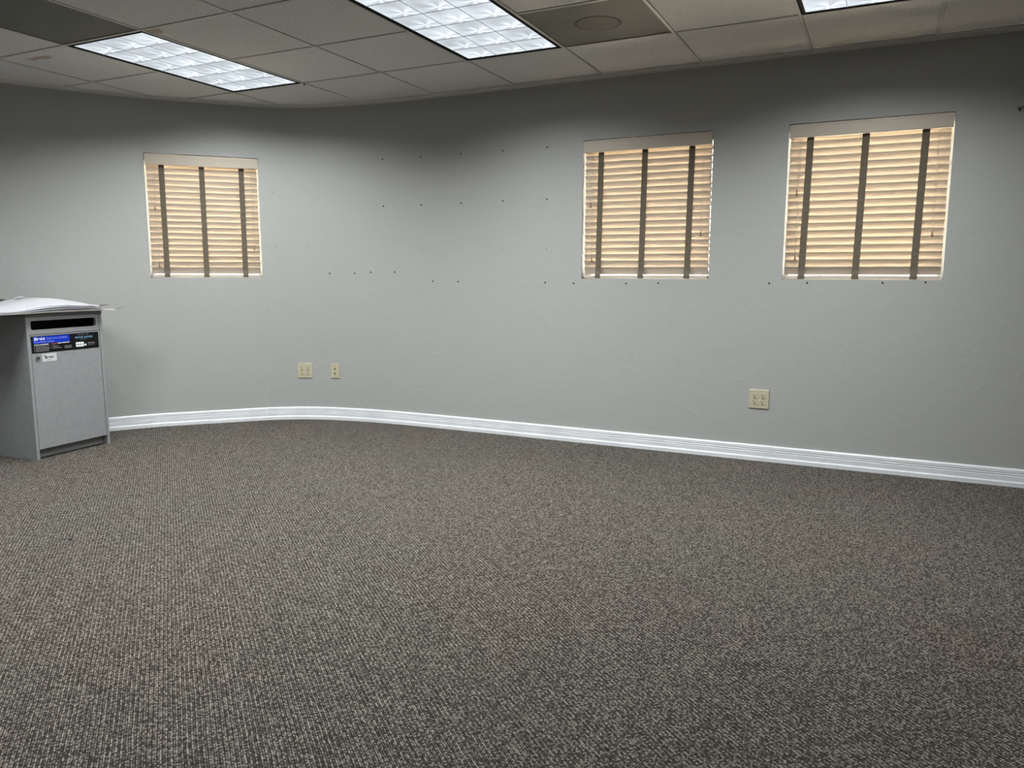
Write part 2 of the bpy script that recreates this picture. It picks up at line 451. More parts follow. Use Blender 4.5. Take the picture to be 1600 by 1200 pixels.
bmesh.ops.recalc_face_normals(bm, faces=bm.faces[:]); struct('baseboard_front', bm, WHITE)
bm = bmesh.new(); run_profile(bm, [V2(-6.0, YF+0.02), V2(-6.0, 1.88)], [V2(-1, 0)]*2, BB)
bmesh.ops.recalc_face_normals(bm, faces=bm.faces[:]); struct('baseboard_left', bm, WHITE)

# ------------------------------------------------------------------ ceiling: tiles, grid, wall angle
LIGHTS = [(b, a) for b in (-3, 0, 3) for a in (-2, -5)]      # tile column, first tile row
LIGHTS = [q for q in LIGHTS if q not in ((3, -5),)]
GRILLES = [(-3, -3), (1, -1)]
taken = set(GRILLES)
for b, a in LIGHTS: taken |= {(b, a), (b, a+1)}
bm = bmesh.new(); IN = 0.0075; LIP = 0.002
for bi in range(-7, 9):
    for ai in range(-13, 2):
        if (bi, ai) in taken: continue
        x0, y0 = GX+bi*T+IN, GY+ai*T+IN; x1, y1 = x0+T-2*IN, y0+T-2*IN
        z = CEIL+0.004
        quad(bm, [(x0+LIP, y0+LIP, z), (x0+LIP, y1-LIP, z), (x1-LIP, y1-LIP, z), (x1-LIP, y0+LIP, z)])
        for pa, pb, qa, qb in (((x0, y0), (x1, y0), (x1-LIP, y0+LIP), (x0+LIP, y0+LIP)), ((x1, y0), (x1, y1), (x1-LIP, y1-LIP), (x1-LIP, y0+LIP)),
                               ((x1, y1), (x0, y1), (x0+LIP, y1-LIP), (x1-LIP, y1-LIP)), ((x0, y1), (x0, y0), (x0+LIP, y0+LIP), (x0+LIP, y1-LIP))):
            quad(bm, [(*pa, z+0.004), (*pb, z+0.004), (*qa, z), (*qb, z)], 0)
box(bm, (GX-7*T-0.1, GY-13*T-0.1, CEIL+0.10), (GX+9*T, GY+2*T, CEIL+0.16), 1)   # unseen slab added above the grid to stop light leaking in
struct('ceiling', bm, [TILE, GAP])
bm = bmesh.new(); hb = 0.0072
inside = {(b, a+1) for b, a in LIGHTS}
for bi in range(-7, 10):
    x = GX+bi*T; box(bm, (x-hb, GY-13*T, CEIL), (x+hb, GY+2*T, CEIL+0.004)); box(bm, (x-0.014, GY-13*T, CEIL+0.015), (x+0.014, GY+2*T, CEIL+0.016), 1)
for ai in range(-13, 3):
    y = GY+ai*T
    for bi in range(-7, 9):
        if (bi, ai) in inside: continue
        x0, x1 = GX+bi*T, GX+(bi+1)*T
        box(bm, (x0, y-hb, CEIL+0.0002), (x1, y+hb, CEIL+0.0042)); box(bm, (x0, y-0.014, CEIL+0.0152), (x1, y+0.014, CEIL+0.0162), 1)
struct('trim_1', bm, [TBAR, GAP])
bm = bmesh.new(); run_profile(bm, PATH, NORM, [(0, CEIL-0.012), (0.0015, CEIL-0.012), (0.0015, CEIL-0.0015), (0.042, CEIL-0.0015), (0.042, CEIL+0.0040), (0, CEIL+0.0005)])
bmesh.ops.recalc_face_normals(bm, faces=bm.faces[:])
for f in bm.faces: f.smooth = False
struct('trim_2', bm, MOULD)

# ------------------------------------------------------------------ ceiling lights
LIGHT_LABEL = {
    (0, -5): 'lit ceiling light one row nearer the viewer than the large middle one',
    (-3, -2): 'lit ceiling light wholly in view on the left, nearest the left window',
    (0, -2): 'large lit ceiling light beside the perforated tile with the round collar',
    (3, -2): 'lit ceiling light in front of the rightmost window, only its black framed end in view',
    (-3, -5): 'lit ceiling light at the top left corner, beyond the dark perforated return tile',
}
def make_light(b, a, label):
    t_ = thing('ceiling_light', label, 'ceiling light', (GX+(b+0.5)*T, GY+(a+1)*T, CEIL), 0, 'fluorescent troffers in the ceiling grid')
    w, l = T/2-hb, T-hb
    bm = bmesh.new(); fw = 0.021
    for lo, hi in (((-w, -l, 0.0005), (-w+fw, l, 0.10)), ((w-fw, -l, 0.0005), (w, l, 0.10)), ((-w+fw, -l, 0.0005), (w-fw, -l+fw, 0.10)), ((-w+fw, l-fw, 0.0005), (w-fw, l, 0.10))):
        box(bm, lo, hi)
    obj('frame', bm, BLACK, t_)
    bm = bmesh.new()
    quad(bm, [(-w+fw, -l+fw, 0.005), (-w+fw, l-fw, 0.005), (w-fw, l-fw, 0.005), (w-fw, -l+fw, 0.005)])
    obj('prismatic_lens', bm, LENS, t_)
    bm = bmesh.new()
    for i in (-1, 1):
        x = i*CW/2; box(bm, (x-0.0014, -l+fw, 0.0020), (x+0.0014, l-fw, 0.0049))
    for j in range(-2, 3):
        y = j*CL; box(bm, (-w+fw, y-0.0022, 0.0021), (w-fw, y+0.0022, 0.0048))
    obj('louver', bm, BLADE, t_)
    L = bpy.data.lights.new('tube_light', 'AREA'); L.shape = 'RECTANGLE'; L.size = 0.54; L.size_y = 1.14
    L.energy = LAMP_W; L.color = LAMP_COL; L.spread = math.radians(LAMP_SPREAD)
    lo = bpy.data.objects.new('tube_light', L); COL.objects.link(lo); lo.parent = t_; lo.location = (0, 0, -0.004)
    return t_
for b, a in LIGHTS:
    lab = LIGHT_LABEL.get((b, a))
    make_light(b, a, lab)

# return air grilles (perforated lay-in panels)
def grille(b, a, label, collar):
    t_ = thing('return_air_grille', label, 'air grille', (GX+(b+0.5)*T, GY+(a+0.5)*T, CEIL), 0, 'perforated return air panels')
    w = T/2-hb-0.001
    bm = bmesh.new(); box(bm, (-w, -w, 0.004), (w, w, 0.007)); obj('perforated_panel', bm, PERF, t_)
    bm = bmesh.new()
    for lo, hi in (((-w, -w, 0.0008), (-w+0.004, w, 0.004)), ((w-0.004, -w, 0.0008), (w, w, 0.004)), ((-w, -w, 0.0008), (w, -w+0.004, 0.004)), ((-w, w-0.004, 0.0008), (w, w, 0.004))):
        box(bm, lo, hi)
    obj('frame', bm, RING, t_)
    if collar:
        bm = bmesh.new(); seg = 48
        for r0, r1, z in ((0.104, 0.116, 0.0026),):
            A = [bm.verts.new((r0*math.cos(2*PI*i/seg), r0*math.sin(2*PI*i/seg), z)) for i in range(seg)]
            B = [bm.verts.new((r1*math.cos(2*PI*i/seg), r1*math.sin(2*PI*i/seg), z+0.0014)) for i in range(seg)]
            for i in range(seg): bm.faces.new([A[i], A[(i+1) % seg], B[(i+1) % seg], B[i]]).material_index = 1
            bm.faces.new(A[::-1])
        o = obj('duct_collar', bm, [DISC, RINGD], t_); o['label'] = 'dusty round collar disc in the middle of the panel'
    return t_
grille(-3, -3, 'dark perforated square panel at the end of the left ceiling light', False)
grille(1, -1, 'dark perforated square panel with a round collar beside the middle ceiling light', True)

bm = bmesh.new(); cyl(bm, (0, 0, -0.012), 0.0035, 0.012, 'z', 12); cyl(bm, (0, 0, -0.004), 0.006, 0.004, 'z', 12)
o = obj('ceiling_screw', bm, PLUG); o.location = (GX-2*T+0.004, GY+0.002, CEIL)
tag(o, 'tiny black screw in the ceiling grid at the far corner of the left ceiling light', 'screw')

# ------------------------------------------------------------------ window blinds
def make_blind(k, label, tilt, knobs, skew):
    a, b = WINDOWS[k]; w = (b-a).length; H = HEAD-SILL
    t_ = thing('window_blind', label, 'window blind', ((a.x+b.x)/2, (a.y+b.y)/2, SILL), math.atan2(b.y-a.y, b.x-a.x), 'cream slatted blinds in the window recesses')
    g_ = 0.004
    bm = bmesh.new()
    zt, zb = H-0.006, H-0.080
    prof = [(-0.005, zb), (-0.007, zb+0.004), (-0.007, zt-0.012), (-0.004, zt-0.006), (-0.004, zt), (0.008, zt), (0.008, zb)]
    A = [bm.verts.new((-w/2+g_, y, z)) for y, z in prof]; B = [bm.verts.new((w/2-g_, y, z)) for y, z in prof]
    for i in range(len(prof)): bm.faces.new([A[i], A[(i+1) % len(prof)], B[(i+1) % len(prof)], B[i]])
    bm.faces.new(A[::-1]); bm.faces.new(B); bmesh.ops.recalc_face_normals(bm, faces=bm.faces[:])
    obj('valance', bm, VALANCE, t_)
    bm = bmesh.new(); box(bm, (-w/2+g_, 0.012, H-0.050), (w/2-g_, 0.062, H-0.008), bev=0.002); obj('headrail', bm, VALANCE, t_)
    sw = w/2-0.010; YC = 0.040
    z0, z1 = 0.052, H-0.078
    n = 19; pitch = (z1-z0)/(n-1)
    first = None
    for i in range(n):
        z = z0+i*pitch
        if first is None:
            bm = bmesh.new(); hw, ht = 0.0272, 0.0014; rows_ = []
            for x in (-sw, sw):
                ring = []
                for s in (-1, -0.5, 0, 0.5, 1): ring.append(bm.verts.new((x, s*hw, ht+0.0012*(1-s*s))))
                for s in (1, 0.5, 0, -0.5, -1): ring.append(bm.verts.new((x, s*hw, -ht+0.0012*(1-s*s))))
                rows_.append(ring)
            m_ = len(rows_[0])
            for j in range(m_): bm.faces.new([rows_[0][j], rows_[0][(j+1) % m_], rows_[1][(j+1) % m_], rows_[1][j]])
            bm.faces.new(rows_[0]); bm.faces.new(rows_[1][::-1]); bmesh.ops.recalc_face_normals(bm, faces=bm.faces[:])
            o = obj('slat', bm, SLAT, t_); first = o
        else:
            o = first.copy(); COL.objects.link(o); o.parent = t_
        # room edge up, outer edge down
        o.location = (random.uniform(-0.0012, 0.0012), YC, z)
        o.rotation_euler = (-math.radians(90-tilt)+random.uniform(-0.008, 0.008), 0, random.uniform(-0.0004, 0.0004))
    bm = bmesh.new(); box(bm, (-sw, YC-0.026, 0.005), (sw, YC+0.026, 0.024), bev=0.003); obj('bottom_rail', bm, SLAT, t_)
    yf = YC-0.0272*math.sin(math.radians(tilt))-0.004
    for fx in (-0.358, -0.010, 0.345):
        bm = bmesh.new(); tw = 0.0185; L_, R_ = [], []
        zs = []
        for i in range(n+1):
            zs += [z0-0.024+(i)*pitch*(z1-z0+0.03)/(z1-z0)*0.985, z0-0.024+(i+0.5)*pitch*(z1-z0+0.03)/(z1-z0)*0.985]
        pts = [(YC-0.020, 0.0032), (YC-0.0275, 0.004), (YC-0.0285, 0.012), (YC-0.0285, 0.026)]
        for j, z in enumerate(zs):
            if z > 0.034: pts.append((yf-(0.0008 if j % 2 else -0.0006), z))
        prev = None
        for j, (y, z) in enumerate(pts):
            s = skew*(1-z/H); x = fx*w+s
            wob = 0.0009*math.sin(j*1.7+fx*9)
            q = (bm.verts.new((x-tw+wob, y, z)), bm.verts.new((x+tw+wob*0.6, y, z)))
            if prev: bm.faces.new([prev[0], prev[1], q[1], q[0]])
            prev = q
        o = obj('ladder_tape', bm, TAPE, t_)
        md = o.modifiers.new('thick', 'SOLIDIFY'); md.thickness = 0.0012
    # cords: tilt pair on the left, lift cord on the right, each ending in a turned knob
    for fx, fz in knobs:
        ze = H*(1-fz); x = fx*w; y = 0.012
        bm = bmesh.new()
        for s in (-1, 1):
            prev = None
            for j in range(13):
                z = ze+0.02+(H-0.085-ze-0.02)*j/12; xx = x+s*0.004*min(1, j/2)+0.002*math.sin(j*0.9+fx*5)
                ring = [bm.verts.new((xx+0.0009*math.cos(q*PI/3), y+0.0009*math.sin(q*PI/3), z)) for q in range(6)]
                if prev:
                    for q in range(6): bm.faces.new([prev[q], prev[(q+1) % 6], ring[(q+1) % 6], ring[q]])
                prev = ring
        c = obj('cord', bm, CORD, t_)
        bm = bmesh.new()
        lathe(bm, [(0.001, 0.026), (0.004, 0.024), (0.0045, 0.018), (0.003, 0.014), (0.0055, 0.009), (0.0075, 0.003), (0.0065, -0.003), (0.002, -0.006)], 12, 0, (x, y, ze))
        bmesh.ops.recalc_face_normals(bm, faces=bm.faces[:])
        obj('knob', bm, KNOB, c)
    return t_
make_blind(0, 'cream wooden blind with three taupe tapes in the lone window on the curved wall', 27, [(-0.43, 0.45), (-0.42, 0.91), (0.435, 0.76)], 0.0)
make_blind(1, 'cream wooden blind in the middle window, between the screw rows and the rightmost window', 28, [(-0.435, 0.476), (-0.42, 0.87), (0.43, 0.70)], -0.010)
make_blind(2, 'cream wooden blind with three taupe tapes in the rightmost window, its slats tilted furthest open', 34, [(-0.43, 0.45), (-0.42, 0.87), (0.42, 0.73)], -0.014)

# ------------------------------------------------------------------ things on the wall
def wall_frame(x, y=None):
    """point and outward normal on the wall path nearest to x (and y)"""
    best = None; q = V2(x, WY if y is None else y)
    for i in range(len(PATH)-1):
        a, b = PATH[i], PATH[i+1]; d = b-a; s = max(0, min(1, (q-a).dot(d)/d.dot(d)))
        p = a+d*s; r = (q-p).length
        if best is None or r < best[0]: best = (r, p, outn(a, b))
    return best[1], best[2]
def on_wall(o, x, y, z, off=0.0):
    p, n = wall_frame(x, y)
    o.location = (p.x-n.x*off, p.y-n.y*off, z); o.rotation_euler = (0, 0, math.atan2(n.y, n.x)-PI/2)

def receptacle(bm, cx, cz, y, mi=0):
    pts = []
    for i in range(28):
        a = 2*PI*i/28; px, pz = 0.0172*math.cos(a), 0.0172*math.sin(a)
        pts.append((cx+px, cz+max(-0.0142, min(0.0142, pz))))
    prism_y(bm, pts, y-0.0022, y+0.001, mi)
def make_quad(label, x, y, z):
    t_ = thing('electrical_outlet', label, 'outlet', (0, 0, 0), 0, 'ivory four socket outlets'); on_wall(t_, x, y, z)
    bm = bmesh.new(); w, h = 0.0585, 0.0575
    A = [(-w, -h), (w, -h), (w, h), (-w, h)]
    v0 = [bm.verts.new((px, 0, pz)) for px, pz in A]; v1 = [bm.verts.new((px, -0.004, pz)) for px, pz in A]
    v2 = [bm.verts.new((px*0.95, -0.0065, pz*0.95)) for px, pz in A]
    for u_, v_ in ((v0, v1), (v1, v2)):
        for i in range(4): bm.faces.new([u_[i], u_[(i+1) % 4], v_[(i+1) % 4], v_[i]])
    bm.faces.new(v2); bm.faces.new(v0[::-1]); bmesh.ops.recalc_face_normals(bm, faces=bm.faces[:])
    obj('cover_plate', bm, IVORY, t_)
    for sx_ in (-1, 1):
        for sz_ in (-1, 1):
            cx, cz = sx_*0.0232, sz_*0.0195
            bm = bmesh.new(); receptacle(bm, cx, cz, -0.0065); r = obj('receptacle', bm, IVORY_L, t_)
            bm = bmesh.new()
            box(bm, (cx-0.0100, -0.0092, cz+0.0000), (cx-0.0055, -0.0086, cz+0.0100)); box(bm, (cx+0.0055, -0.0092, cz+0.0010), (cx+0.0090, -0.0086, cz+0.0095))
            prism_y(bm, [(cx+0.0042*math.cos(i*PI/5), cz-0.0072+0.0042*math.sin(i*PI/5)) for i in range(10)], -0.0092, -0.0086)
            obj('contact_slots', bm, SLOT, r)
        bm = bmesh.new(); cyl(bm, (sx_*0.0232, -0.0080, 0), 0.0028, 0.0015, 'y', 12); obj('screw', bm, SCREW, t_)
make_quad('ivory four socket outlet on the curved wall, left of the small ivory jack plate', -4.031, 4.604, CAMZ-0.7385)
make_quad('ivory four socket outlet on the straight wall, below the gap between the two right windows', -0.671, WY, CAMZ-0.7415)

t_ = thing('wall_jack', 'narrow ivory jack plate with two round black ports on the curved wall', 'jack plate'); on_wall(t_, -3.810, 4.697, CAMZ-0.736)
bm = bmesh.new(); box(bm, (-0.0355, -0.006, -0.0575), (0.0355, 0.0, 0.0575), bev=0.002); obj('cover_plate', bm, IVORY, t_)
for z in (0.0165, -0.0185):
    bm = bmesh.new(); cyl(bm, (0, -0.0085, z), 0.0095, 0.003, 'y', 20); j = obj('port', bm, IVORY_L, t_)
    bm = bmesh.new(); cyl(bm, (0, -0.0095, z), 0.0058, 0.0012, 'y', 16); obj('port_hole', bm, SLOT, j)
for z in (0.042, -0.042):
    bm = bmesh.new(); cyl(bm, (0, -0.0075, z), 0.0028, 0.0018, 'y', 12); obj('screw', bm, SCREW, t_)

# screws and plastic anchors left in the wall
def anchor_mesh(kind):
    bm = bmesh.new()
    if kind == 'screw':
        cyl(bm, (0, -0.002, 0), 0.0048, 0.002, 'y', 14, mi=0); cyl(bm, (0, -0.007, 0), 0.0025, 0.006, 'y', 10)
        box(bm, (0.002, -0.0025, -0.004), (0.008, -0.0005, -0.001))
    elif kind == 'anchor':
        cyl(bm, (0, -0.0025, 0), 0.0050, 0.0025, 'y', 14); cyl(bm, (0, -0.004, 0), 0.0030, 0.002, 'y', 10)
    else:
        cyl(bm, (0, -0.0008, 0), 0.0036, 0.0008, 'y', 12)
    return bm
protos = {}
def put_anchor(kind, name, x, y, z, label, cat, group, mat):
    if kind not in protos:
        o = obj(name, anchor_mesh(kind), mat); protos[kind] = o
    else:
        o = protos[kind].copy(); COL.objects.link(o)
    tag(o, label, cat, group); on_wall(o, x, y, CAMZ+z)
    o.rotation_euler[1] = random.uniform(-0.6, 0.6) if kind == 'screw' else 0
ordn = ['leftmost', 'second from the left', 'middle', 'second from the right', 'rightmost']
for zr, nm in ((0.829, 'upper'), (0.496, 'lower')):
    for i, (x, y) in enumerate(((-3.375, 4.762), (-3.058, 4.781), (-2.733, 4.789), (-2.406, WY), (-2.08, WY))):
        put_anchor('screw', 'wall_screw', x, y, zr, 'dark screw stub, %s in the %s row of five on the wall' % (ordn[i], nm), 'screw', 'screw stubs in two rows on the wall', PLUG)
low = [(-3.831, 4.691, 0.009, 'first black anchor right of the left window at sill height, above the jack plate'),
       (-3.63, 4.738, 0.009, 'black wall anchor at sill height, left of a close pair above the jack plate side'),
       (-3.494, 4.753, 0.017, 'black wall anchor at sill height, third along from the left window'),
       (-3.292, 4.768, 0.019, 'black wall anchor at sill height, fourth along from the left window'),
       (-2.968, WY, -0.047, 'black wall anchor midway along the wall, left one of a pair below the screw rows'),
       (-2.76, WY, -0.048, 'black wall anchor midway along the wall, right one of a pair below the screw rows'),
       (-2.086, WY, -0.051, 'lone black wall anchor a hand left of the middle blind, the further one'),
       (-1.882, WY, -0.054, 'black wall anchor just left of the lower left corner of the middle blind'),
       (-1.521, WY, -0.053, 'black wall anchor under the middle blind, the left one of two'),
       (-1.312, WY, -0.050, 'black wall anchor under the middle blind, the right one of two'),
       (-0.644, WY, -0.047, 'black wall anchor just left of the lower left corner of the rightmost blind'),
       (-0.434, WY, -0.043, 'black wall anchor under the rightmost blind, left one of three'),
       (-0.04, WY, -0.040, 'black wall anchor under the rightmost blind, middle one of three'),
       (0.171, WY, -0.036, 'black wall anchor under the rightmost blind, right one of three')]
for x, y, z, lab in low: put_anchor('anchor', 'wall_anchor', x, y, z, lab, 'wall anchor', 'black anchors in a line at sill height', PLUG)
faint = [(-4.195, 4.514, 0.610, 'faint nail hole right of the left window, upper left of a square of four'), (-3.983, 4.630, 0.614, 'faint nail hole right of the left window, upper right of a square of four'),
         (-4.193, 4.515, 0.209, 'faint nail hole right of the left window, lower left of a square of four'), (-3.979, 4.632, 0.210, 'faint nail hole right of the left window, lower right of a square of four'),
         (-3.054, 4.782, 0.166, 'faint filled hole below the screw rows, leftmost of four'), (-2.734, 4.789, 0.169, 'faint filled hole below the screw rows, second of four from the left'),
         (-2.406, WY, 0.172, 'faint filled hole below the screw rows, third of four from the left'), (-2.08, WY, 0.170, 'faint filled hole below the screw rows, rightmost of four')]
for x, y, z, lab in faint: put_anchor('faint', 'nail_hole', x, y, z, lab, 'nail hole', 'faint filled holes in the wall', FAINT)

t_ = thing('wall_hook', 'small dark bracket screwed high on the wall right of the rightmost blind', 'hook'); on_wall(t_, 0.536, WY, CAMZ+0.842)
bm = bmesh.new(); box(bm, (-0.014, -0.004, 0.000), (0.014, 0.0, 0.009), bev=0.001); box(bm, (0.004, -0.012, 0.002), (0.012, -0.004, 0.009), bev=0.001); obj('bracket', bm, RING, t_)
bm = bmesh.new(); cyl(bm, (-0.002, -0.007, -0.006), 0.0055, 0.007, 'y', 12); obj('screw', bm, PLUG, t_)

# ------------------------------------------------------------------ document shredding console
EA = math.atan2(0.501, -0.038)
ex = V2(math.cos(EA), math.sin(EA))
org = V2(-4.576, 2.842)
cons = thing('document_console', 'grey laminate locked document console with a paper slot, standing left against the curved wall', 'cabinet', (org.x, org.y, 0), EA)
HC = 0.884; D = 0.43; X0, X1 = -0.014, 0.506
bm = bmesh.new(); box(bm, (X0, 0, 0), (X0+0.019, D, HC-0.020), bev=0.0008); obj('side_panel', bm, LAM, cons)
bm = bmesh.new(); box(bm, (X1-0.019, 0, 0), (X1, D, HC-0.020), bev=0.0008); obj('side_panel', bm, LAM, cons)
bm = bmesh.new(); box(bm, (X0-0.002, -0.002, HC-0.020), (X1+0.002, D, HC), bev=0.0015); obj('top_panel', bm, LAM_DARK, cons)
bm = bmesh.new(); box(bm, (X0+0.019, D-0.012, 0.06), (X1-0.019, D, HC-0.020)); obj('back_panel', bm, LAM, cons)
xi0, xi1 = X0+0.020, X1-0.020
# fascia with the rounded slot cut through
bm = bmesh.new()
sx0, sx1, sz0, sz1 = 0.018, 0.463, 0.788, 0.842
fz0, fz1 = 0.7605, HC-0.021
cx, cz = (sx0+sx1)/2, (sz0+sz1)/2
hole = rrect(sx1-sx0, sz1-sz0, 0.012, 6, cx, cz)
def frame_pt(x, z):
    # matching point on the outer rectangle
    dx, dz = x-cx, z-cz
    s = min(((xi1-cx) if dx > 0 else (cx-xi0))/max(abs(dx), 1e-6), ((fz1-cz) if dz > 0 else (cz-fz0))/max(abs(dz), 1e-6))
    return (cx+dx*s, cz+dz*s)
n_ = len(hole)
outerp = [frame_pt(*h_) for h_ in hole]
for (xa, za) in ((xi1, fz1), (xi0, fz1), (xi0, fz0), (xi1, fz0)):
    j = min(range(n_), key=lambda i: (outerp[i][0]-xa)**2+(outerp[i][1]-za)**2); outerp[j] = (xa, za)
vi = [bm.verts.new((x, 0.003, z)) for x, z in hole]; vo_ = [bm.verts.new((x, 0.003, z)) for x, z in outerp]; vb = [bm.verts.new((x, 0.022, z)) for x, z in hole]
for i in range(n_):
    j = (i+1) % n_
    bm.faces.new([vi[i], vo_[i], vo_[j], vi[j]]); bm.faces.new([vi[i], vi[j], vb[j], vb[i]])
bmesh.ops.recalc_face_normals(bm, faces=bm.faces[:])
obj('slot_fascia', bm, LAM, cons)
bm = bmesh.new()
quad(bm, [(xi0, 0.16, sz0-0.02), (xi1, 0.16, sz0-0.02), (xi1, 0.16, fz1), (xi0, 0.16, fz1)])
quad(bm, [(xi0, 0.023, sz0-0.006), (xi1, 0.023, sz0-0.006), (xi1, 0.16, sz0-0.02), (xi0, 0.16, sz0-0.02)])
quad(bm, [(xi0, 0.023, fz1), (xi0, 0.16, fz1), (xi0, 0.16, sz0-0.02), (xi0, 0.023, sz0-0.006)])
quad(bm, [(xi1, 0.023, fz1), (xi1, 0.16, fz1), (xi1, 0.16, sz0-0.02), (xi1, 0.023, sz0-0.006)])
quad(bm, [(xi0, 0.023, fz1-0.001), (xi1, 0.023, fz1-0.001), (xi1, 0.16, fz1-0.001), (xi0, 0.16, fz1-0.001)])
o = obj('slot_chute', bm, STK_BLACK, cons); o['label'] = 'black inside of the paper slot'
# door
bm = bmesh.new(); box(bm, (xi0+0.002, 0.001, 0.063), (xi1-0.002, 0.019, 0.7565), bev=0.001); door = obj('door', bm, LAM, cons)
bm = bmesh.new(); y = -0.0002
sl0, sl1, st0, st1 = 0.010, 0.473, 0.648, 0.750
box(bm, (sl0, y, st0), (sl1, 0.001, st1), 0)
def flat(x0, z0, x1, z1, mi, d=0.0003): quad(bm, [(x0, y-d, z0), (x1, y-d, z0), (x1, y-d, z1), (x0, y-d, z1)], mi)
flat(0.022, 0.704, 0.264, 0.746, 1)
text_to(bm, 'Shred-it', 0.0235, 0.027, y-0.0006, 0.7255, 2, shear=0.25, bold=0.0009, xs=0.92)
text_to(bm, 'keeps your sensitive', 0.0185, 0.110, y-0.0006, 0.7275, 3, xs=0.90)
text_to(bm, 'documents secure', 0.0185, 0.028, y-0.0006, 0.7085, 3, xs=0.95)
flat(0.026, 0.6945, 0.062, 0.700, 6); flat(0.065, 0.6955, 0.120, 0.6995, 2)
flat(0.138, 0.695, 0.176, 0.7005, 5); flat(0.182, 0.696, 0.208, 0.7005, 2); flat(0.211, 0.6975, 0.262, 0.7015, 2)
rr = random.Random(3)
for i in range(8):
    z = 0.6885-i*0.0047; flat(0.026, z, 0.030, z+0.0026, 4); x = 0.037
    while x < 0.105+0.018*rr.random():
        w_ = rr.uniform(0.008, 0.020); flat(x, z, x+w_, z+0.0024, 4); x += w_+0.0025
for i in range(5):
    z = 0.6885-i*0.0052; flat(0.140, z, 0.144, z+0.0028, 4); x = 0.150
    while x < 0.165+0.008*i:
        w_ = rr.uniform(0.008, 0.016); flat(x, z, x+w_, z+0.0024, 4); x += w_+0.0025
for i in range(3): flat(0.226, 0.664+i*0.006, 0.276, 0.667+i*0.006, 4)
for x_ in (0.326, 0.345, 0.362, 0.385): flat(x_, 0.7385, x_+0.015, 0.7415, 4)
for x_, w_ in ((0.303, 0.022), (0.328, 0.010), (0.341, 0.020), (0.368, 0.012), (0.383, 0.014), (0.400, 0.030)): flat(x_, 0.7175, x_+w_, 0.7285, 7)
for x_ in (0.338, 0.354, 0.372): flat(x_, 0.7085, x_+0.013, 0.7110, 4)
flat(0.306, 0.664, 0.362, 0.693, 2); text_to(bm, 'Shred-it', 0.0125, 0.313, y-0.0007, 0.6745, 0, bold=0.0004, xs=0.95)
flat(0.366, 0.668, 0.380, 0.679, 2)
for x_, w_ in ((0.392, 0.016), (0.410, 0.012), (0.424, 0.020)): flat(x_, 0.680, x_+w_, 0.686, 4)
flat(0.394, 0.671, 0.440, 0.6735, 4)
o = obj('instruction_label', bm, [STK_BLACK, STK_BLUE, STK_WHITE, STK_PALE, STK_GREY, STK_RED, STK_GREEN, STK_TEAL], door)
o['label'] = 'black printed label with a blue panel across the top of the door'
bm = bmesh.new(); box(bm, (0.072, y, 0.592), (0.168, 0.001, 0.640), 0)
text_to(bm, 'Shred-it', 0.021, 0.090, y-0.0004, 0.612, 1, bold=0.0009, xs=0.82)
flat(0.100, 0.600, 0.130, 0.602, 2, 0.0003)
quad(bm, [(0.084, y-0.0004, 0.634), (0.091, y-0.0004, 0.634), (0.099, y-0.0004, 0.612), (0.095, y-0.0004, 0.608)], 1)
o = obj('name_sticker', bm, [new_mat('sticker_silver', (0.62, 0.63, 0.64), rough=0.4), new_mat('sticker_print', (0.10, 0.10, 0.10), rough=0.5), STK_GREY], door)
o['label'] = 'small pale sticker beside the lock'
bm = bmesh.new(); cyl(bm, (0.043, -0.006, 0.618), 0.0125, 0.008, 'y', 24, mi=0); cyl(bm, (0.043, -0.0075, 0.618), 0.0085, 0.002, 'y', 20, mi=1); box(bm, (0.0415, -0.0082, 0.612), (0.0445, -0.0070, 0.624), 0)
obj('lock', bm, [CHROME, STK_BLACK], door)
bm = bmesh.new(); box(bm, (xi0, 0.045, 0.004), (xi1, 0.060, 0.058), 0); obj('kick_plate', bm, LAM_DARK, cons)
bm = bmesh.new(); box(bm, (xi0, 0.020, 0.060), (xi1, D-0.013, 0.075), 0); obj('bottom_shelf', bm, LAM_DARK, cons)

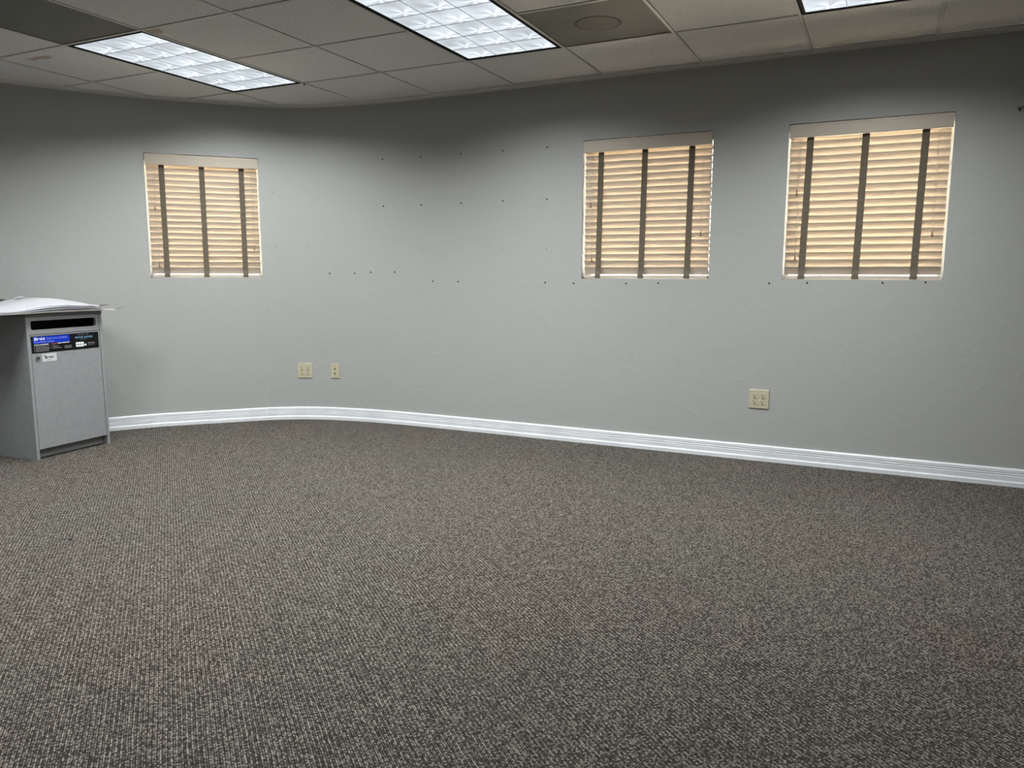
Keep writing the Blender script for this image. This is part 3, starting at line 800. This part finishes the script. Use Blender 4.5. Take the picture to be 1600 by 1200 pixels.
# ------------------------------------------------------------------ papers heaped on the console
PCA, PSA = math.cos(EA), math.sin(EA)
def heap(xl, t, yl=0.2):
    """height of a sheet at level t (0..1) of the heap, over console position xl: a low dome with thin ends"""
    d = math.exp(-((xl-0.27)/0.27)**2)
    q = max(0.0, min(1.0, (yl+0.02)/0.24)); q = 0.5+0.5*q*q*(3-2*q)
    return HC+0.0015+t*(0.026+0.058*d)*q
def sheet(i, cx, cy, lx, ly, t, rot, mat, label, corners=(), crumple=0.0, name='paper_sheet', rise=0.0, group='loose papers heaped on the console'):
    bm = bmesh.new(); nx, ny = 30, 14; rg = random.Random(100+i)
    c, s = math.cos(rot), math.sin(rot); ph = rg.uniform(0, 6)
    G_ = []
    for k in range(nx+1):
        row = []
        for j in range(ny+1):
            px, py = (k/nx-0.5)*lx, (j/ny-0.5)*ly
            xl = cx+px*c-py*s
            z = heap(xl, t, cy+px*s+py*c)+rise*max(0, abs(2*k/nx-1)-0.6)**2*4
            z += t*0.003*math.sin(14*xl)*math.sin(1+12*(cy+px*s+py*c)) + crumple*rg.random()
            for (sk, sj, m_) in corners:
                dk = (k if sk > 0 else nx-k)+(j if sj > 0 else ny-j)
                z += 0.017*max(0.0, 1-dk/(m_+1.0))
            row.append(bm.verts.new((px, py, z)))
        G_.append(row)
    dark = set()
    for (sk, sj, m_) in corners:
        for k in range(m_):
            for j in range(m_):
                if k+j < m_: dark.add((k if sk > 0 else nx-1-k, j if sj > 0 else ny-1-j))
    for k in range(nx):
        for j in range(ny):
            f = bm.faces.new([G_[k][j], G_[k+1][j], G_[k+1][j+1], G_[k][j+1]]); f.smooth = True
            if (k, j) in dark: f.material_index = 1
    o = obj(name, bm, [mat, PBLACK], None)
    md = o.modifiers.new('thick', 'SOLIDIFY'); md.thickness = 0.0008; md.offset = 1
    o.location = (org.x+cx*PCA-cy*PSA, org.y+cx*PSA+cy*PCA, 0); o.rotation_euler = (0, 0, EA+rot)
    tag(o, label, 'paper', group)
    return o
MID = 'white paper sheet in the middle of the heap, like those above and below it'
sheet(0, 0.08, 0.20, 0.88, 0.44, 0.00, 0.02, PBLACK, 'black bottom sheet of the paper heap, lying on the console top')
sheet(1, 0.21, 0.175, 0.87, 0.44, 0.10, -0.02, PAPER2, 'cream lowest paper sheet of the heap, with a black tip pointing right', corners=((-1, 1, 2),))
sheet(2, 0.03, 0.18, 0.80, 0.45, 0.19, 0.03, PAPER2, 'cream sheet low in the heap, its front edge over the paper slot')
for i, (cx_, cy_, lx, ly, r_) in enumerate(((0.12, 0.20, 0.82, 0.44, -0.03), (0.15, 0.215, 0.80, 0.42, 0.03), (0.08, 0.19, 0.82, 0.43, 0.0), (0.14, 0.21, 0.78, 0.42, -0.04), (0.10, 0.20, 0.80, 0.42, 0.02))):
    sheet(3+i, cx_, cy_, lx, ly, 0.30+i*0.11, r_, PAPER, MID)
sheet(9, 0.19, 0.20, 0.78, 0.42, 0.85, 0.02, PAPER, 'white paper sheet just under the top one, with a black printed right corner', corners=((-1, 1, 3),))
sheet(10, 0.09, 0.21, 0.80, 0.40, 0.97, -0.02, PAPER, 'white top sheet of the paper heap, bowed up in its middle')
sheet(11, -0.06, 0.04, 0.26, 0.12, 0.045, 0.2, PBLACK, 'black folded sheet poking out at the front left of the paper heap')
sheet(12, 0.055, 0.004, 0.15, 0.07, 0.14, -0.1, PAPER, 'small crumpled white scrap at the front edge of the console top', crumple=0.0012, name='paper_scrap')
sheet(13, 0.20, 0.33, 0.055, 0.04, 1.04, 0.3, PAPER, 'small crumpled white scrap on the crest of the paper heap', crumple=0.010, name='paper_scrap')
sheet(14, -0.02, 0.405, 0.34, 0.05, 1.06, 0.04, PBLACK, 'black edged sheet peeking out behind the crest of the paper heap')

# ------------------------------------------------------------------ specks on the carpet
for (x, y, lab, s) in ((-3.808, 2.982, 'tiny black speck on the carpet in front of the console, the further one', 1.0), (-3.071, 2.008, 'tiny dark thread on the carpet near the left edge, the nearer one', 1.3)):
    bm = bmesh.new(); bmesh.ops.create_icosphere(bm, subdivisions=2, radius=0.006*s)
    for v_ in bm.verts: v_.co = Vector((v_.co.x*random.uniform(0.8, 1.5), v_.co.y*random.uniform(0.8, 1.1), v_.co.z*0.4+0.002))
    o = obj('lint_speck', bm, PLUG); o.location = (x, y, 0.001); tag(o, lab, 'lint', 'specks on the carpet')
